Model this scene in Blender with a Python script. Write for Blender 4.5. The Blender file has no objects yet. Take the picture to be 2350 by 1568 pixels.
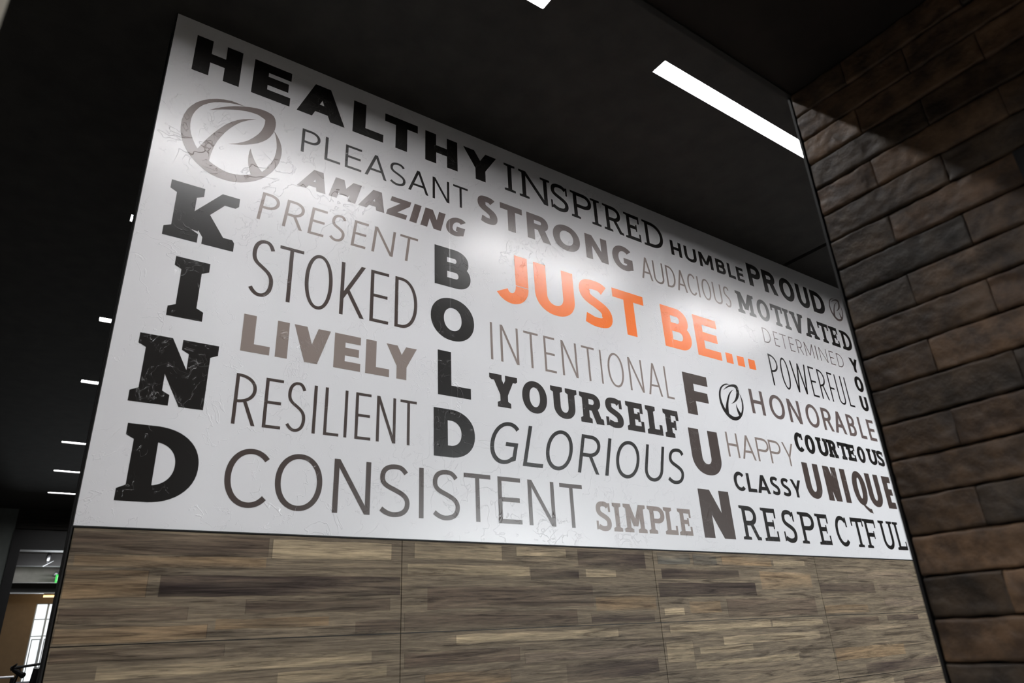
import bpy, math, random
from mathutils import Vector, Matrix, noise
from mathutils.geometry import delaunay_2d_cdt

# ------------------------------------------------------------------ camera, world, exposure
SC = bpy.context.scene
COL = SC.collection
EYE = 1.55            # eye height (m); the mural wall stands D metres in front of the eye
D = 2.22
cam_data = bpy.data.cameras.new('camera')
cam = bpy.data.objects.new('camera', cam_data)
COL.objects.link(cam)
R = ((0.8203836920066219, -0.19305312142102501, -0.5382388783794635),
     (-0.5698253841899159, -0.3544344174644063, -0.7414008870034358),
     (-0.04764062785479063, 0.9149353725953904, -0.4007787850564641))
cam.matrix_world = Matrix.Translation((0, 0, EYE)) @ Matrix(R).to_4x4()
cam_data.sensor_width = 36.0
cam_data.lens = 23.988
cam_data.clip_start = 0.05
cam_data.dof.use_dof = True
cam_data.dof.focus_distance = 3.2
cam_data.dof.aperture_fstop = 4.0
SC.camera = cam
world = bpy.data.worlds.new('world'); SC.world = world
world.use_nodes = True
world.node_tree.nodes['Background'].inputs[0].default_value = (0.9, 0.95, 1.0, 1)
world.node_tree.nodes['Background'].inputs[1].default_value = 0.004
SC.view_settings.view_transform = 'Standard'
SC.view_settings.look = 'None'
SC.view_settings.gamma = 1.0
SC.view_settings.use_curve_mapping = False
SC.view_settings.exposure = 0.0
STRIP_STRENGTH = 54.0
STRIP_COLOR = (1.0, 0.985, 0.99)

# the place, in metres
YW = D                       # front face of the mural wall
CEIL = EYE + 1.01757 * D     # black ceiling of the corridor
XL = 0.0521 * D              # free left end of the mural wall
ZM = EYE + 0.15335 * D       # lower edge of the mural
XB, YB = 1.263, 0.608        # corner of the brick wall
ZS = EYE + 0.503 * D         # soffit over the lobby
YFAR = 13.3                  # wall at the far end of the gym
random.seed(7)

# ------------------------------------------------------------------ helpers
def srgb(r, g, b):
    f = lambda c: (c / 255 / 12.92) if c / 255 <= 0.04045 else ((c / 255 + 0.055) / 1.055) ** 2.4
    return (f(r), f(g), f(b), 1.0)

class MB:
    def __init__(s): s.v = []; s.f = []; s.c = []
    def poly(s, pts, col=None):
        n = len(s.v); s.v += [tuple(p) for p in pts]; s.f.append(tuple(range(n, n + len(pts)))); s.c.append(col)
    def box(s, x0, y0, z0, x1, y1, z1, col=None):
        n = len(s.v)
        s.v += [(x0,y0,z0),(x1,y0,z0),(x1,y1,z0),(x0,y1,z0),(x0,y0,z1),(x1,y0,z1),(x1,y1,z1),(x0,y1,z1)]
        for f in ((3,2,1,0),(4,5,6,7),(0,1,5,4),(1,2,6,5),(2,3,7,6),(3,0,4,7)):
            s.f.append(tuple(n + i for i in f)); s.c.append(col)
    def tube(s, pts, r, n=10, col=None):
        pts = [Vector(p) for p in pts]; rings = []
        for i, p in enumerate(pts):
            t = (pts[min(i+1, len(pts)-1)] - pts[max(i-1, 0)]).normalized()
            a = t.cross(Vector((0, 0, 1)) if abs(t.z) < .9 else Vector((1, 0, 0))).normalized(); b = t.cross(a)
            rr = r[i] if isinstance(r, (list, tuple)) else r
            base = len(s.v)
            for k in range(n):
                q = p + (a * math.cos(2*math.pi*k/n) + b * math.sin(2*math.pi*k/n)) * rr
                s.v.append(tuple(q))
            rings.append(base)
        for i in range(len(rings) - 1):
            for k in range(n):
                s.f.append((rings[i]+k, rings[i]+(k+1) % n, rings[i+1]+(k+1) % n, rings[i+1]+k)); s.c.append(col)
        s.f.append(tuple(rings[0]+k for k in reversed(range(n)))); s.c.append(col)
        s.f.append(tuple(rings[-1]+k for k in range(n))); s.c.append(col)
    def build(s, name, m, parent=None, smooth=False):
        me = bpy.data.meshes.new(name)
        me.from_pydata(s.v, [], s.f); me.update()
        if any(c is not None for c in s.c):
            at = me.color_attributes.new('tone', 'FLOAT_COLOR', 'CORNER')
            i = 0
            for f, c in zip(me.polygons, s.c):
                for q, _ in enumerate(f.loop_indices):
                    k = c[q] if isinstance(c, list) else (c or (0, 0, 0))
                    at.data[i].color = (*k, 1.0); i += 1
        if smooth:
            for p in me.polygons: p.use_smooth = True
        me.materials.append(m)
        o = bpy.data.objects.new(name, me); COL.objects.link(o)
        if parent is not None:
            o.parent = parent
            w = Vector((0, 0, 0)); q = parent
            while q is not None: w += q.location; q = q.parent
            o.location = -w
        return o

def tag(o, label=None, cat=None, group=None, kind=None):
    if label: o['label'] = label
    if cat: o['category'] = cat
    if group: o['group'] = group
    if kind: o['kind'] = kind
    return o
def thing(name, label, cat, loc, group=None):
    o = bpy.data.objects.new(name, None); COL.objects.link(o)
    o.location = loc; o.empty_display_size = .1
    return tag(o, label, cat, group)
def struct(name, mb, m, **k): return tag(mb.build(name, m, **k), kind='structure')

# ------------------------------------------------------------------ materials
class NT:
    def __init__(s, name):
        s.m = bpy.data.materials.new(name); s.m.use_nodes = True
        s.t = s.m.node_tree; s.b = s.t.nodes['Principled BSDF']; s.pos = None
    def n(s, t, **k):
        x = s.t.nodes.new(t)
        for a, b in k.items():
            if a.startswith('i_'): x.inputs[a[2:].replace('_', ' ')].default_value = b
            else: setattr(x, a, b)
        return x
    def l(s, a, b): s.t.links.new(a, b)
    def P(s, scale=(1, 1, 1), loc=(0, 0, 0)):
        if s.pos is None: s.pos = s.n('ShaderNodeNewGeometry').outputs['Position']
        m = s.n('ShaderNodeMapping'); m.inputs['Scale'].default_value = scale; m.inputs['Location'].default_value = loc
        s.l(s.pos, m.inputs['Vector']); return m.outputs[0]
    def noise(s, vec, scale, detail=3, rough=.55, dist=0.0):
        x = s.n('ShaderNodeTexNoise', i_Scale=scale, i_Detail=detail, i_Roughness=rough, i_Distortion=dist)
        s.l(vec, x.inputs['Vector']); return x.outputs['Fac']
    def ramp(s, fac, stops):
        r = s.n('ShaderNodeValToRGB'); e = r.color_ramp.elements
        while len(e) < len(stops): e.new(.5)
        for k, (p, c) in zip(e, stops):
            k.position = p; k.color = c if len(c) == 4 else (*c, 1)
        s.l(fac, r.inputs[0]); return r.outputs[0]
    def math(s, op, a, b=None):
        x = s.n('ShaderNodeMath', operation=op)
        for i, q in enumerate((a, b)):
            if q is None: continue
            if isinstance(q, (int, float)): x.inputs[i].default_value = q
            else: s.l(q, x.inputs[i])
        return x.outputs[0]
    def mix(s, fac, a, b, blend='MIX'):
        x = s.n('ShaderNodeMix', data_type='RGBA', blend_type=blend)
        for i, q in ((0, fac), (6, a), (7, b)):
            if isinstance(q, (int, float)): x.inputs[i].default_value = q
            elif isinstance(q, tuple): x.inputs[i].default_value = q if len(q) == 4 else (*q, 1)
            else: s.l(q, x.inputs[i])
        return x.outputs[2]
    def bump(s, h, strength, dist, prev=None):
        x = s.n('ShaderNodeBump'); x.inputs['Strength'].default_value = strength; x.inputs['Distance'].default_value = dist
        s.l(h, x.inputs['Height'])
        if prev is not None: s.l(prev, x.inputs['Normal'])
        s.l(x.outputs[0], s.b.inputs['Normal']); return x.outputs[0]
    def set(s, col=None, rough=None, spec=None, metal=None):
        if col is not None:
            if isinstance(col, tuple): s.b.inputs['Base Color'].default_value = col if len(col) == 4 else (*col, 1)
            else: s.l(col, s.b.inputs['Base Color'])
        if rough is not None:
            if isinstance(rough, (int, float)): s.b.inputs['Roughness'].default_value = rough
            else: s.l(rough, s.b.inputs['Roughness'])
        if spec is not None: s.b.inputs['Specular IOR Level'].default_value = spec
        if metal is not None: s.b.inputs['Metallic'].default_value = metal
        return s

def plain(name, col, rough=.5, spec=.5, metal=0.0, grain=0.0):
    t = NT(name).set(None, rough, spec, metal)
    if grain:
        f = t.noise(t.P(), 9, 4)
        t.set(t.ramp(f, [(.3, tuple(c * (1 - grain) for c in col[:3])), (.7, tuple(c * (1 + grain) for c in col[:3]))]))
    else: t.set(col)
    return t.m
def emitter(name, col, strength):
    t = NT(name); t.set(tuple(min(.8, c * .12) for c in col[:3]), .5)
    t.b.inputs['Emission Color'].default_value = (*col[:3], 1); t.b.inputs['Emission Strength'].default_value = strength
    return t.m

def vinyl(name, col):
    """printed wall vinyl: the trowelled plaster below shows through as bump"""
    t = NT(name)
    v = t.P()
    # broken trowel ridges: thin contour steps of a noise field, kept only in patches
    a = t.noise(v, 7.0, 3.5, .55, .6)
    step = t.ramp(a, [(.500, (0, 0, 0)), (.506, (1, 1, 1)), (.512, (.0, .0, .0)), (.56, (0, 0, 0))])
    b = t.noise(t.P(loc=(3.1, 0, 1.7)), 12.0, 4, .6, .9)
    step2 = t.ramp(b, [(.535, (0, 0, 0)), (.543, (1, 1, 1)), (.551, (.0, .0, .0)), (.60, (0, 0, 0))])
    m1 = t.ramp(t.noise(t.P(loc=(9, 0, 4)), 3.3, 3, .6), [(.49, (0, 0, 0)), (.57, (1, 1, 1))])
    m2 = t.ramp(t.noise(t.P(loc=(5, 0, 8)), 4.1, 3, .6), [(.49, (0, 0, 0)), (.57, (1, 1, 1))])
    h = t.math('ADD', t.math('MULTIPLY', step, m1), t.math('MULTIPLY', t.math('MULTIPLY', step2, m2), .7))
    fine = t.noise(t.P(scale=(1, 1, .35)), 60, 3, .6)
    # overlapped seams between the vinyl drops
    x = t.n('ShaderNodeSeparateXYZ'); t.l(t.pos, x.inputs[0])
    s = t.math('FRACT', t.math('DIVIDE', t.math('SUBTRACT', x.outputs[0], -.073), 1.372))
    seam = t.ramp(s, [(.0, (1, 1, 1)), (.0009, (0, 0, 0))])
    n1 = t.bump(h, .65, .0022)
    n2 = t.bump(fine, .06, .002, n1)
    t.bump(seam, .5, .0008, n2)
    t.set(col, .30, .9)
    return t.m

M = {}
M['vinyl_white'] = vinyl('vinyl_white', srgb(215, 214, 216))
M['black'] = vinyl('vinyl_black', srgb(20, 17, 15))
M['softblack'] = vinyl('vinyl_soft_black', srgb(38, 32, 30))
M['darkbrown'] = vinyl('vinyl_dark_brown', srgb(68, 57, 53))
M['brown'] = vinyl('vinyl_brown', srgb(97, 84, 81))
M['pale_brown'] = vinyl('vinyl_pale_brown', srgb(112, 99, 95))
M['taupe'] = vinyl('vinyl_taupe', srgb(134, 121, 115))
M['orange'] = vinyl('vinyl_orange', srgb(250, 120, 30))
M['ceiling'] = plain('black_ceiling_paint', (.026, .024, .021), .75, .3, grain=.25)
M['soffit'] = plain('dark_soffit_paint', (.016, .012, .010), .8, .3, grain=.3)
M['black_metal'] = plain('black_metal_trim', (.006, .0057, .0055), .55, .35)
M['end_paint'] = plain('black_wall_end', (.012, .011, .011), .6)
M['housing'] = plain('luminaire_housing', (.02, .02, .02), .5)
M['lamp'] = emitter('strip_diffuser', STRIP_COLOR, STRIP_STRENGTH)
M['lamp_fill'] = emitter('fill_strip_diffuser', STRIP_COLOR, STRIP_STRENGTH * 3.1)
M['fill_pane'] = emitter('added_fill_pane', (.94, .98, 1.0), 26.0)
M['floor'] = plain('pale_concrete_floor', (.17, .16, .15), .55, grain=.1)
M['wall_grey'] = plain('grey_wall_paint', (.16, .18, .17), .7, grain=.08)
M['wall_dark'] = plain('dark_wall_panel', (.03, .024, .02), .6, grain=.2)
M['beige'] = plain('tan_wall_paint', srgb(140, 116, 86), .7, grain=.08)
M['white_paint'] = plain('white_paint', (.75, .77, .8), .5)
M['beam_grey'] = plain('grey_beam_paint', srgb(186, 182, 174), .7, grain=.1)
M['beam_dark'] = plain('dark_beam_paint', (.014, .012, .011), .6, grain=.2)
M['frame_black'] = plain('black_door_frame', (.008, .008, .009), .45)
M['column'] = plain('pale_plaster', srgb(196, 190, 172), .7, grain=.06)
M['window_frame'] = plain('window_frame_paint', srgb(196, 204, 210), .5)
M['pane'] = emitter('daylit_pane', (.93, .98, 1.0), 1.25)
M['exit_green'] = emitter('exit_sign_face', (.02, .62, .06), 1.1)
M['exit_white'] = emitter('exit_sign_letters', (.5, 1.0, .55), 1.3)
M['warm_lamp'] = emitter('warm_diffuser', (1.0, .62, .22), 2.6)
M['machine_black'] = plain('machine_black', (.006, .006, .007), .5, .3)
M['machine_grey'] = plain('machine_grey', (.3, .31, .33), .45)
M['steel'] = plain('brushed_steel', (.55, .56, .58), .35, metal=1.0)

# wood-look tile: plank tone in the mesh, grain from stretched noise
t = NT('wood_look_tile')
tone = t.n('ShaderNodeVertexColor', layer_name='tone').outputs[0]
g1 = t.noise(t.P((2.2, 1, 46)), 1.0, 6, .66, 1.6)
g2 = t.noise(t.P((5, 1, 150), (3, 0, 5)), 1.0, 5, .7, .8)
g3 = t.noise(t.P((14, 1, 420), (1, 0, 9)), 1.0, 4, .7, .6)
cloud = t.noise(t.P((1.2, 1, 5)), 2.0, 3)
c = t.mix(1.0, tone, t.ramp(g1, [(.36, (.40, .38, .37)), (.46, (.86, .86, .86)), (.55, (1.06, 1.05, 1.03)), (.67, (1.5, 1.46, 1.4))]), 'MULTIPLY')
c = t.mix(.75, c, t.ramp(g2, [(.3, (.55, .54, .53)), (.5, (1, 1, 1)), (.7, (1.25, 1.22, 1.18))]), 'MULTIPLY')
c = t.mix(.5, c, t.ramp(cloud, [(.3, (.72, .72, .74)), (.7, (1.2, 1.17, 1.12))]), 'MULTIPLY')
c = t.mix(.8, c, t.ramp(g3, [(.34, (.6, .59, .58)), (.5, (1, 1, 1)), (.66, (1.3, 1.27, 1.22))]), 'MULTIPLY')
t.set(c, .6, .12); t.bump(g1, .25, .001)
M['tile'] = t.m

# rough dark brick
t = NT('dark_split_brick')
tone = t.n('ShaderNodeVertexColor', layer_name='tone').outputs[0]
n1 = t.noise(t.P(), 24, 5, .6); n2 = t.noise(t.P(loc=(4, 4, 4)), 9, 3, .6); n3 = t.noise(t.P(), 130, 4, .65)
c = t.mix(1.0, tone, t.ramp(n1, [(.36, (.55, .55, .56)), (.64, (1.35, 1.3, 1.22))]), 'MULTIPLY')
c = t.mix(.6, c, t.ramp(n2, [(.38, (.42, .44, .46)), (.58, (1.22, 1.16, 1.08))]), 'MULTIPLY')
t.set(c, .5, .28)
b1 = t.bump(n1, .6, .005); t.bump(n3, .6, .0016, b1)
M['brick'] = t.m

# ------------------------------------------------------------------ lettering
def ring(P, cx, cy, rx, ry, tx, ty, a0, a1, n=None, e=2.0):
    n = n or max(6, int(abs(a1 - a0) / 7))
    def pt(a, rx, ry):
        c, s = math.cos(math.radians(a)), math.sin(math.radians(a))
        return (cx + rx * math.copysign(abs(c) ** (2 / e), c), cy + ry * math.copysign(abs(s) ** (2 / e), s))
    for i in range(n):
        a = a0 + (a1 - a0) * i / n; b = a0 + (a1 - a0) * (i + 1) / n
        P.append([pt(a, rx, ry), pt(b, rx, ry), pt(b, rx - tx, ry - ty), pt(a, rx - tx, ry - ty)])
def rect(P, x0, y0, x1, y1): P.append([(x0, y0), (x1, y0), (x1, y1), (x0, y1)])
def bez(p, q, r, s, n=10):
    o = []
    for i in range(n):
        t = i / n; u = 1 - t
        o.append(tuple(u*u*u*p[k] + 3*u*u*t*q[k] + 3*u*t*t*r[k] + t*t*t*s[k] for k in (0, 1)))
    return o

def glyph(ch, w, sv, slab):
    P = []
    k = .92 if sv < .16 else (.8 if sv < .26 else .74)
    sh = sv * k
    ds = sv * 1.1
    ov = .012
    heavy = sv > .2
    # slab serif measures
    e = (.115 if sv < .25 else .10); th = max(.075, sv * .53); br = (.02 if sv < .18 else .05)
    def serif(x0, x1, y, el=None, er=None):
        if not slab: return
        el = e if el is None else el; er = e if er is None else er
        d = 1 if y < .5 else -1
        P.append([(x0 - el, y), (x1 + er, y), (x1 + er, y + d*th), (x1, y + d*(th + br)), (x0, y + d*(th + br)), (x0 - el, y + d*th)])
    i = e if slab else 0.0                     # inset of the stems
    def bowl(x0, y0, x1, y1, kx=None):
        h = y1 - y0
        rx = min(x1 - x0 - sv * .4, h * .62 if kx is None else kx); xc = x1 - rx
        rect(P, x0, y0, xc, y0 + sh); rect(P, x0, y1 - sh, xc, y1)
        ring(P, xc, (y0 + y1) / 2, rx, h / 2, min(sv, rx * .9), min(sh, h * .4), -90, 90, e=2.15)
    if ch == 'A':
        f = e * .75 if slab else 0
        a, b = f, w - f
        ta = ds if not heavy else ds * 1.05
        m = (a + b) / 2
        P.append([(a, 0), (a + ds, 0), (m - ta/2 + ds, 1), (m - ta/2, 1)])
        P.append([(b, 0), (b - ds, 0), (m + ta/2 - ds, 1), (m + ta/2, 1)])
        y0 = .17 if heavy else .27
        xl = lambda y: a + (m - ta/2 - a) * y
        P.append([(xl(y0) + ds*.4, y0), (2*m - xl(y0) - ds*.4, y0), (2*m - xl(y0 + sh) - ds*.4, y0 + sh), (xl(y0 + sh) + ds*.4, y0 + sh)])
        serif(a, a + ds, 0, f, f); serif(b - ds, b, 0, f, f)
    elif ch == 'B':
        ym = .52
        rect(P, i, 0, i + sv, 1)
        bowl(i, ym - sh/2, w * .95, 1); bowl(i, 0, w, ym + sh/2)
        serif(i, i + sv, 0, e, 0); serif(i, i + sv, 1, e, 0)
    elif ch == 'C':
        a = 44
        rx = w / (1 + math.cos(math.radians(a - 4)))
        ring(P, rx, .5, rx, .5 + ov, sv, sh, a, 360 - a, e=2.08)
        if slab: P.append([(w - sv*.55, .97), (w, .97), (w + .02, .64), (w - sv*.45, .64)])
    elif ch == 'D':
        rect(P, i, 0, i + sv, 1)
        bowl(i, 0, w, 1, min((w - i) * .72, .58))
        serif(i, i + sv, 0, e, 0); serif(i, i + sv, 1, e, 0)
    elif ch in 'EFL':
        rect(P, i, 0, i + sv, 1)
        if ch != 'L':
            xr = w if ch == 'F' else w * .985
            rect(P, i, 1 - sh, xr, 1)
            y = .5 if ch == 'E' else .45
            rect(P, i, y - sh*.5 + .01, w * (.93 if not slab else .8), y + sh*.5 + .01)
            if slab:
                P.append([(xr - sv*.55, 1), (xr, 1), (xr, 1 - sh - .16), (xr - sv*.5, 1 - sh - .16)])
                rect(P, w*.8 - sv*.4, y - sh*.5 - .06, w*.8, y + sh*.5 + .08)
        if ch != 'F':
            rect(P, i, 0, w, sh)
            if slab: rect(P, w - sv*.5, 0, w, sh + .17)
        serif(i, i + sv, 0, e, e if ch == 'F' else 0); serif(i, i + sv, 1, e, e if ch == 'L' else 0)
    elif ch == 'G':
        a = 46
        rx = w / (1 + math.cos(math.radians(a - 8)))
        rx = max(rx, w * .5)
        ring(P, rx, .5, rx, .5 + ov, sv, sh, a, 300, e=2.08)
        yb = .52
        rect(P, w - sv, .11, w, yb); rect(P, w * .55, yb - sh, w, yb)
        cx = rx; c, s = math.cos(math.radians(300)), math.sin(math.radians(300))
        P.append([(cx + (rx - sv) * c, .5 + (.5 - sh) * s), (cx + rx * c, .5 + (.5 + ov) * s), (w, .10), (w, .10 + sh*.9), (w - sv, .10 + sh*.9)])
    elif ch == 'H':
        rect(P, i, 0, i + sv, 1); rect(P, w - i - sv, 0, w - i, 1); rect(P, i, .5 - sh*.5, w - i, .5 + sh*.5)
        for x in (i, w - i - sv): serif(x, x + sv, 0); serif(x, x + sv, 1)
    elif ch == 'I':
        s_ = min(sv, w) if not slab else sv
        x = (w - s_) / 2
        if not slab: x, s_ = 0, w
        rect(P, x, 0, x + s_, 1); serif(x, x + s_, 0, x, x); serif(x, x + s_, 1, x, x)
    elif ch == 'J':
        r = w / 1.86; 
        rect(P, w - sv, r, w, 1)
        ring(P, w - r, r - ov, r, r, sv, sh, -146, 0)
    elif ch == 'K':
        rect(P, i, 0, i + sv, 1)
        x0 = i + sv; b = w - (i if slab else 0)
        d2 = ds * 1.12
        lo = .30 if not heavy else .27
        bt = b - (e * .5 if slab else 0)
        da = d2
        if slab and heavy: da = sv * .76; bt = w - .05; b = w - .035
        sl = (1 - lo) / (bt - x0)
        P.append([(x0, lo), (bt, 1), (bt - da, 1), (x0, 1 - sl * (bt - da - x0))])
        xa = x0 + (bt - x0) * (.05 if heavy else .16); ya = lo + sl * (xa - x0) + .01
        dx, dy = xa - (b - d2), ya
        tt = (lo + .01 + sl * (b - x0)) / (dy - sl * dx)
        P.append([(b - d2, 0), (b, 0), (b + tt * dx, tt * dy), (xa, ya)])
        if heavy: P.append([(x0, lo), (x0 + .12, lo + sl * .12), (xa + .06, ya - .12), (x0, lo - .06)])
        serif(i, i + sv, 0); serif(i, i + sv, 1)
        if slab: serif(b - d2, b, 0, e * .8, w - b); serif(bt - da, bt, 1, 0 if heavy else e * .5, w - bt)
    elif ch == 'M':
        rect(P, i, 0, i + sv, 1); rect(P, w - i - sv, 0, w - i, 1)
        yv = .22 if heavy else (.22 if slab else .12)
        m = w / 2
        P.append([(i, 1), (i + ds, 1), (m + ds*.5, yv), (m - ds*.5, yv)])
        P.append([(w - i, 1), (w - i - ds, 1), (m - ds*.5, yv), (m + ds*.5, yv)])
        for x in (i, w - i - sv): serif(x, x + sv, 0)
        serif(i, i + sv, 1, e, 0); serif(w - i - sv, w - i, 1, 0, e)
    elif ch == 'N':
        r_ = w - i * .5 if slab else w
        rect(P, i, 0, i + sv, 1); rect(P, r_ - sv - (i*.5 if slab else 0), 0, r_ - (i*.5 if slab else 0), 1)
        b = r_ - (i*.5 if slab else 0)
        P.append([(i, 1), (i + ds, 1), (b, 0), (b - ds, 0)])
        serif(i, i + sv, 0); serif(i, i + sv, 1, e, 0); serif(b - sv, b, 1)
    elif ch in 'OQ':
        ring(P, w/2, .5, w/2, .5 + ov, sv, sh, 0, 360, 48, e=2.1)
        if ch == 'Q': P.append([(w*.42, .03), (w*.62, .0), (w*.9, -.095), (w*1.04, -.10), (w*1.09, -.235), (w*.86, -.21), (w*.6, -.1)])
    elif ch == 'P':
        rect(P, i, 0, i + sv, 1); bowl(i, .38 if heavy else .42, w, 1)
        serif(i, i + sv, 0); serif(i, i + sv, 1, e, 0)
    elif ch == 'R':
        rect(P, i, 0, i + sv, 1)
        wb = w * (.93 if not slab else .9)
        bowl(i, .42, wb, 1)
        x = i + (wb - i) * .42; b = w - (e * .25 if slab else 0)
        P.append([(b - ds, 0), (b, 0), (x + ds*1.0, .42 + sh*.6), (x, .42 + sh*.6)])
        serif(i, i + sv, 0); serif(i, i + sv, 1, e, 0)
        if slab: serif(b - ds, b, 0, 0, e * .25)
    elif ch == 'S':
        t0, b0 = 1 + ov - sh/2, -ov + sh/2
        X = lambda f: sv/2 + f * (w - sv)
        x1 = X(.03); my = .512
        cur = []
        cur += bez((X(.94), .855 - sh*.12), (X(.80), t0 - .01), (X(.68), t0), (X(.53), t0), 8)
        cur += bez((X(.53), t0), (X(.24), t0), (x1, .90), (x1, .74), 10)
        cur += bez((x1, .74), (x1, .60), (X(.26), .565), (X(.5), my), 10)
        cur += bez((X(.5), my), (X(.76), .45), (X(1), .40), (X(1), .262), 10)
        cur += bez((X(1), .262), (X(1), .10), (X(.76), b0), (X(.47), b0), 10)
        cur += bez((X(.47), b0), (X(.30), b0), (X(.14), .03 + sh*.5), (X(.0), .125 + sh*.12), 8)
        cur.append((X(.0), .125 + sh*.12))
        L = []; Rr = []
        for j, p in enumerate(cur):
            a, b = cur[max(j-1, 0)], cur[min(j+1, len(cur)-1)]
            tx, ty = b[0]-a[0], b[1]-a[1]; l = math.hypot(tx, ty) or 1
            tx, ty = tx/l, ty/l
            h = math.hypot(sh*tx, sv*ty) / 2
            L.append((p[0] - ty*h, p[1] + tx*h)); Rr.append((p[0] + ty*h, p[1] - tx*h))
        for j in range(len(cur) - 1):
            P.append([L[j], L[j+1], Rr[j]]); P.append([Rr[j], L[j+1], Rr[j+1]])
        if slab:
            P.append([(w*.96 - sv*.5, .96), (w*.96, .97), (w*.97, .66), (w*.97 - sv*.45, .66)])
            P.append([(0, .33), (sv*.45, .33), (sv*.5, .05), (.0, .03)])
    elif ch == 'T':
        m = w / 2
        rect(P, m - sv/2, 0, m + sv/2, 1); rect(P, 0, 1 - sh, w, 1)
        if slab:
            for x0, x1 in ((0, sv*.5), (w - sv*.5, w)): rect(P, x0, 1 - sh - .15, x1, 1)
            serif(m - sv/2, m + sv/2, 0, .11, .11)
    elif ch == 'U':
        a, b = i, w - i
        ry = min((b - a) * .5, .40)
        rect(P, a, ry, a + sv, 1); rect(P, b - sv, ry, b, 1)
        ring(P, (a + b)/2, ry - ov, (b - a)/2, ry, sv, sh, 180, 360, e=2.12)
        rect(P, a, ry - ov, a + sv, ry); rect(P, b - sv, ry - ov, b, ry)
        if slab: serif(a, a + sv, 1); serif(b - sv, b, 1)
    elif ch == 'V':
        f = e * .7 if slab else 0
        m = w / 2; bb = ds
        P.append([(f, 1), (f + ds, 1), (m + bb/2, 0), (m - bb/2, 0)])
        P.append([(w - f, 1), (w - f - ds, 1), (m - bb/2, 0), (m + bb/2, 0)])
        if slab: serif(f, f + ds, 1, f, f); serif(w - f - ds, w - f, 1, f, f)
    elif ch == 'W':
        q = w / 4
        for x0, x1, y0, y1 in ((0, q, 1, 0), (q, 2*q, 0, .97), (2*q, 3*q, .97, 0), (3*q, w, 0, 1)):
            d = ds
            a = x0 - (0 if x0 == 0 else d/2); b = x1 - (d if x1 == w else d/2)
            P.append([(a, y0), (a + d, y0), (b + d, y1), (b, y1)])
    elif ch == 'Y':
        f = e * .7 if slab else 0
        m = w / 2; ym = .38; a = f
        sl = (ym - 1) / (m - sv/2 - a); yn = 1 + sl * (m - (a + ds))
        P.append([(a, 1), (a + ds, 1), (m, yn), (m, ym), (m - sv/2, ym)])
        P.append([(w - a, 1), (w - a - ds, 1), (m, yn), (m, ym), (m + sv/2, ym)])
        rect(P, m - sv/2, 0, m + sv/2, ym)
        if slab: serif(a, a + ds, 1, f, f); serif(w - a - ds, w - a, 1, f, f); serif(m - sv/2, m + sv/2, 0)
    elif ch == 'Z':
        rect(P, 0, 0, w, sh); rect(P, 0, 1 - sh, w, 1)
        d = ds * 1.25
        P.append([(0, sh), (0 + d, sh), (w, 1 - sh), (w - d, 1 - sh)])
    elif ch == '.':
        rect(P, 0, 0, w, .25)
    return P

def flat_union(polys):
    """one clean triangulated outline out of overlapping polygons"""
    pts = []; faces = []
    for p in polys:
        a = sum(p[k][0]*p[(k+1) % len(p)][1] - p[(k+1) % len(p)][0]*p[k][1] for k in range(len(p)))
        if abs(a) < 1e-9: continue
        q = p if a > 0 else p[::-1]
        n = len(pts); pts += [Vector(v) for v in q]; faces.append(list(range(n, n + len(q))))
    total = 0.0
    for q in faces: total += abs(sum(pts[q[k-1]].x*pts[q[k]].y - pts[q[k]].x*pts[q[k-1]].y for k in range(len(q)))) / 2
    for eps in (1e-5, 1e-4, 1e-6, 5e-4):
        v, e, f, ov_, oe, of = delaunay_2d_cdt(pts, [], faces, 0, eps)
        f = [x for x, o in zip(f, of) if o]
        a = sum(abs(sum(v[x[k-1]].x*v[x[k]].y - v[x[k]].x*v[x[k-1]].y for k in range(len(x)))) / 2 for x in f)
        if total * .55 < a < total * 1.001: return v, f
    return pts, faces

def flat_mesh(mb, polys, y, fn=lambda u, v: (u, v)):
    v, f = flat_union(polys)
    n = len(mb.v)
    for q in v:
        a, b = fn(q.x, q.y); mb.v.append((a, y, b))
    for x in f: mb.f.append(tuple(n + k for k in x)); mb.c.append(None)

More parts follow.
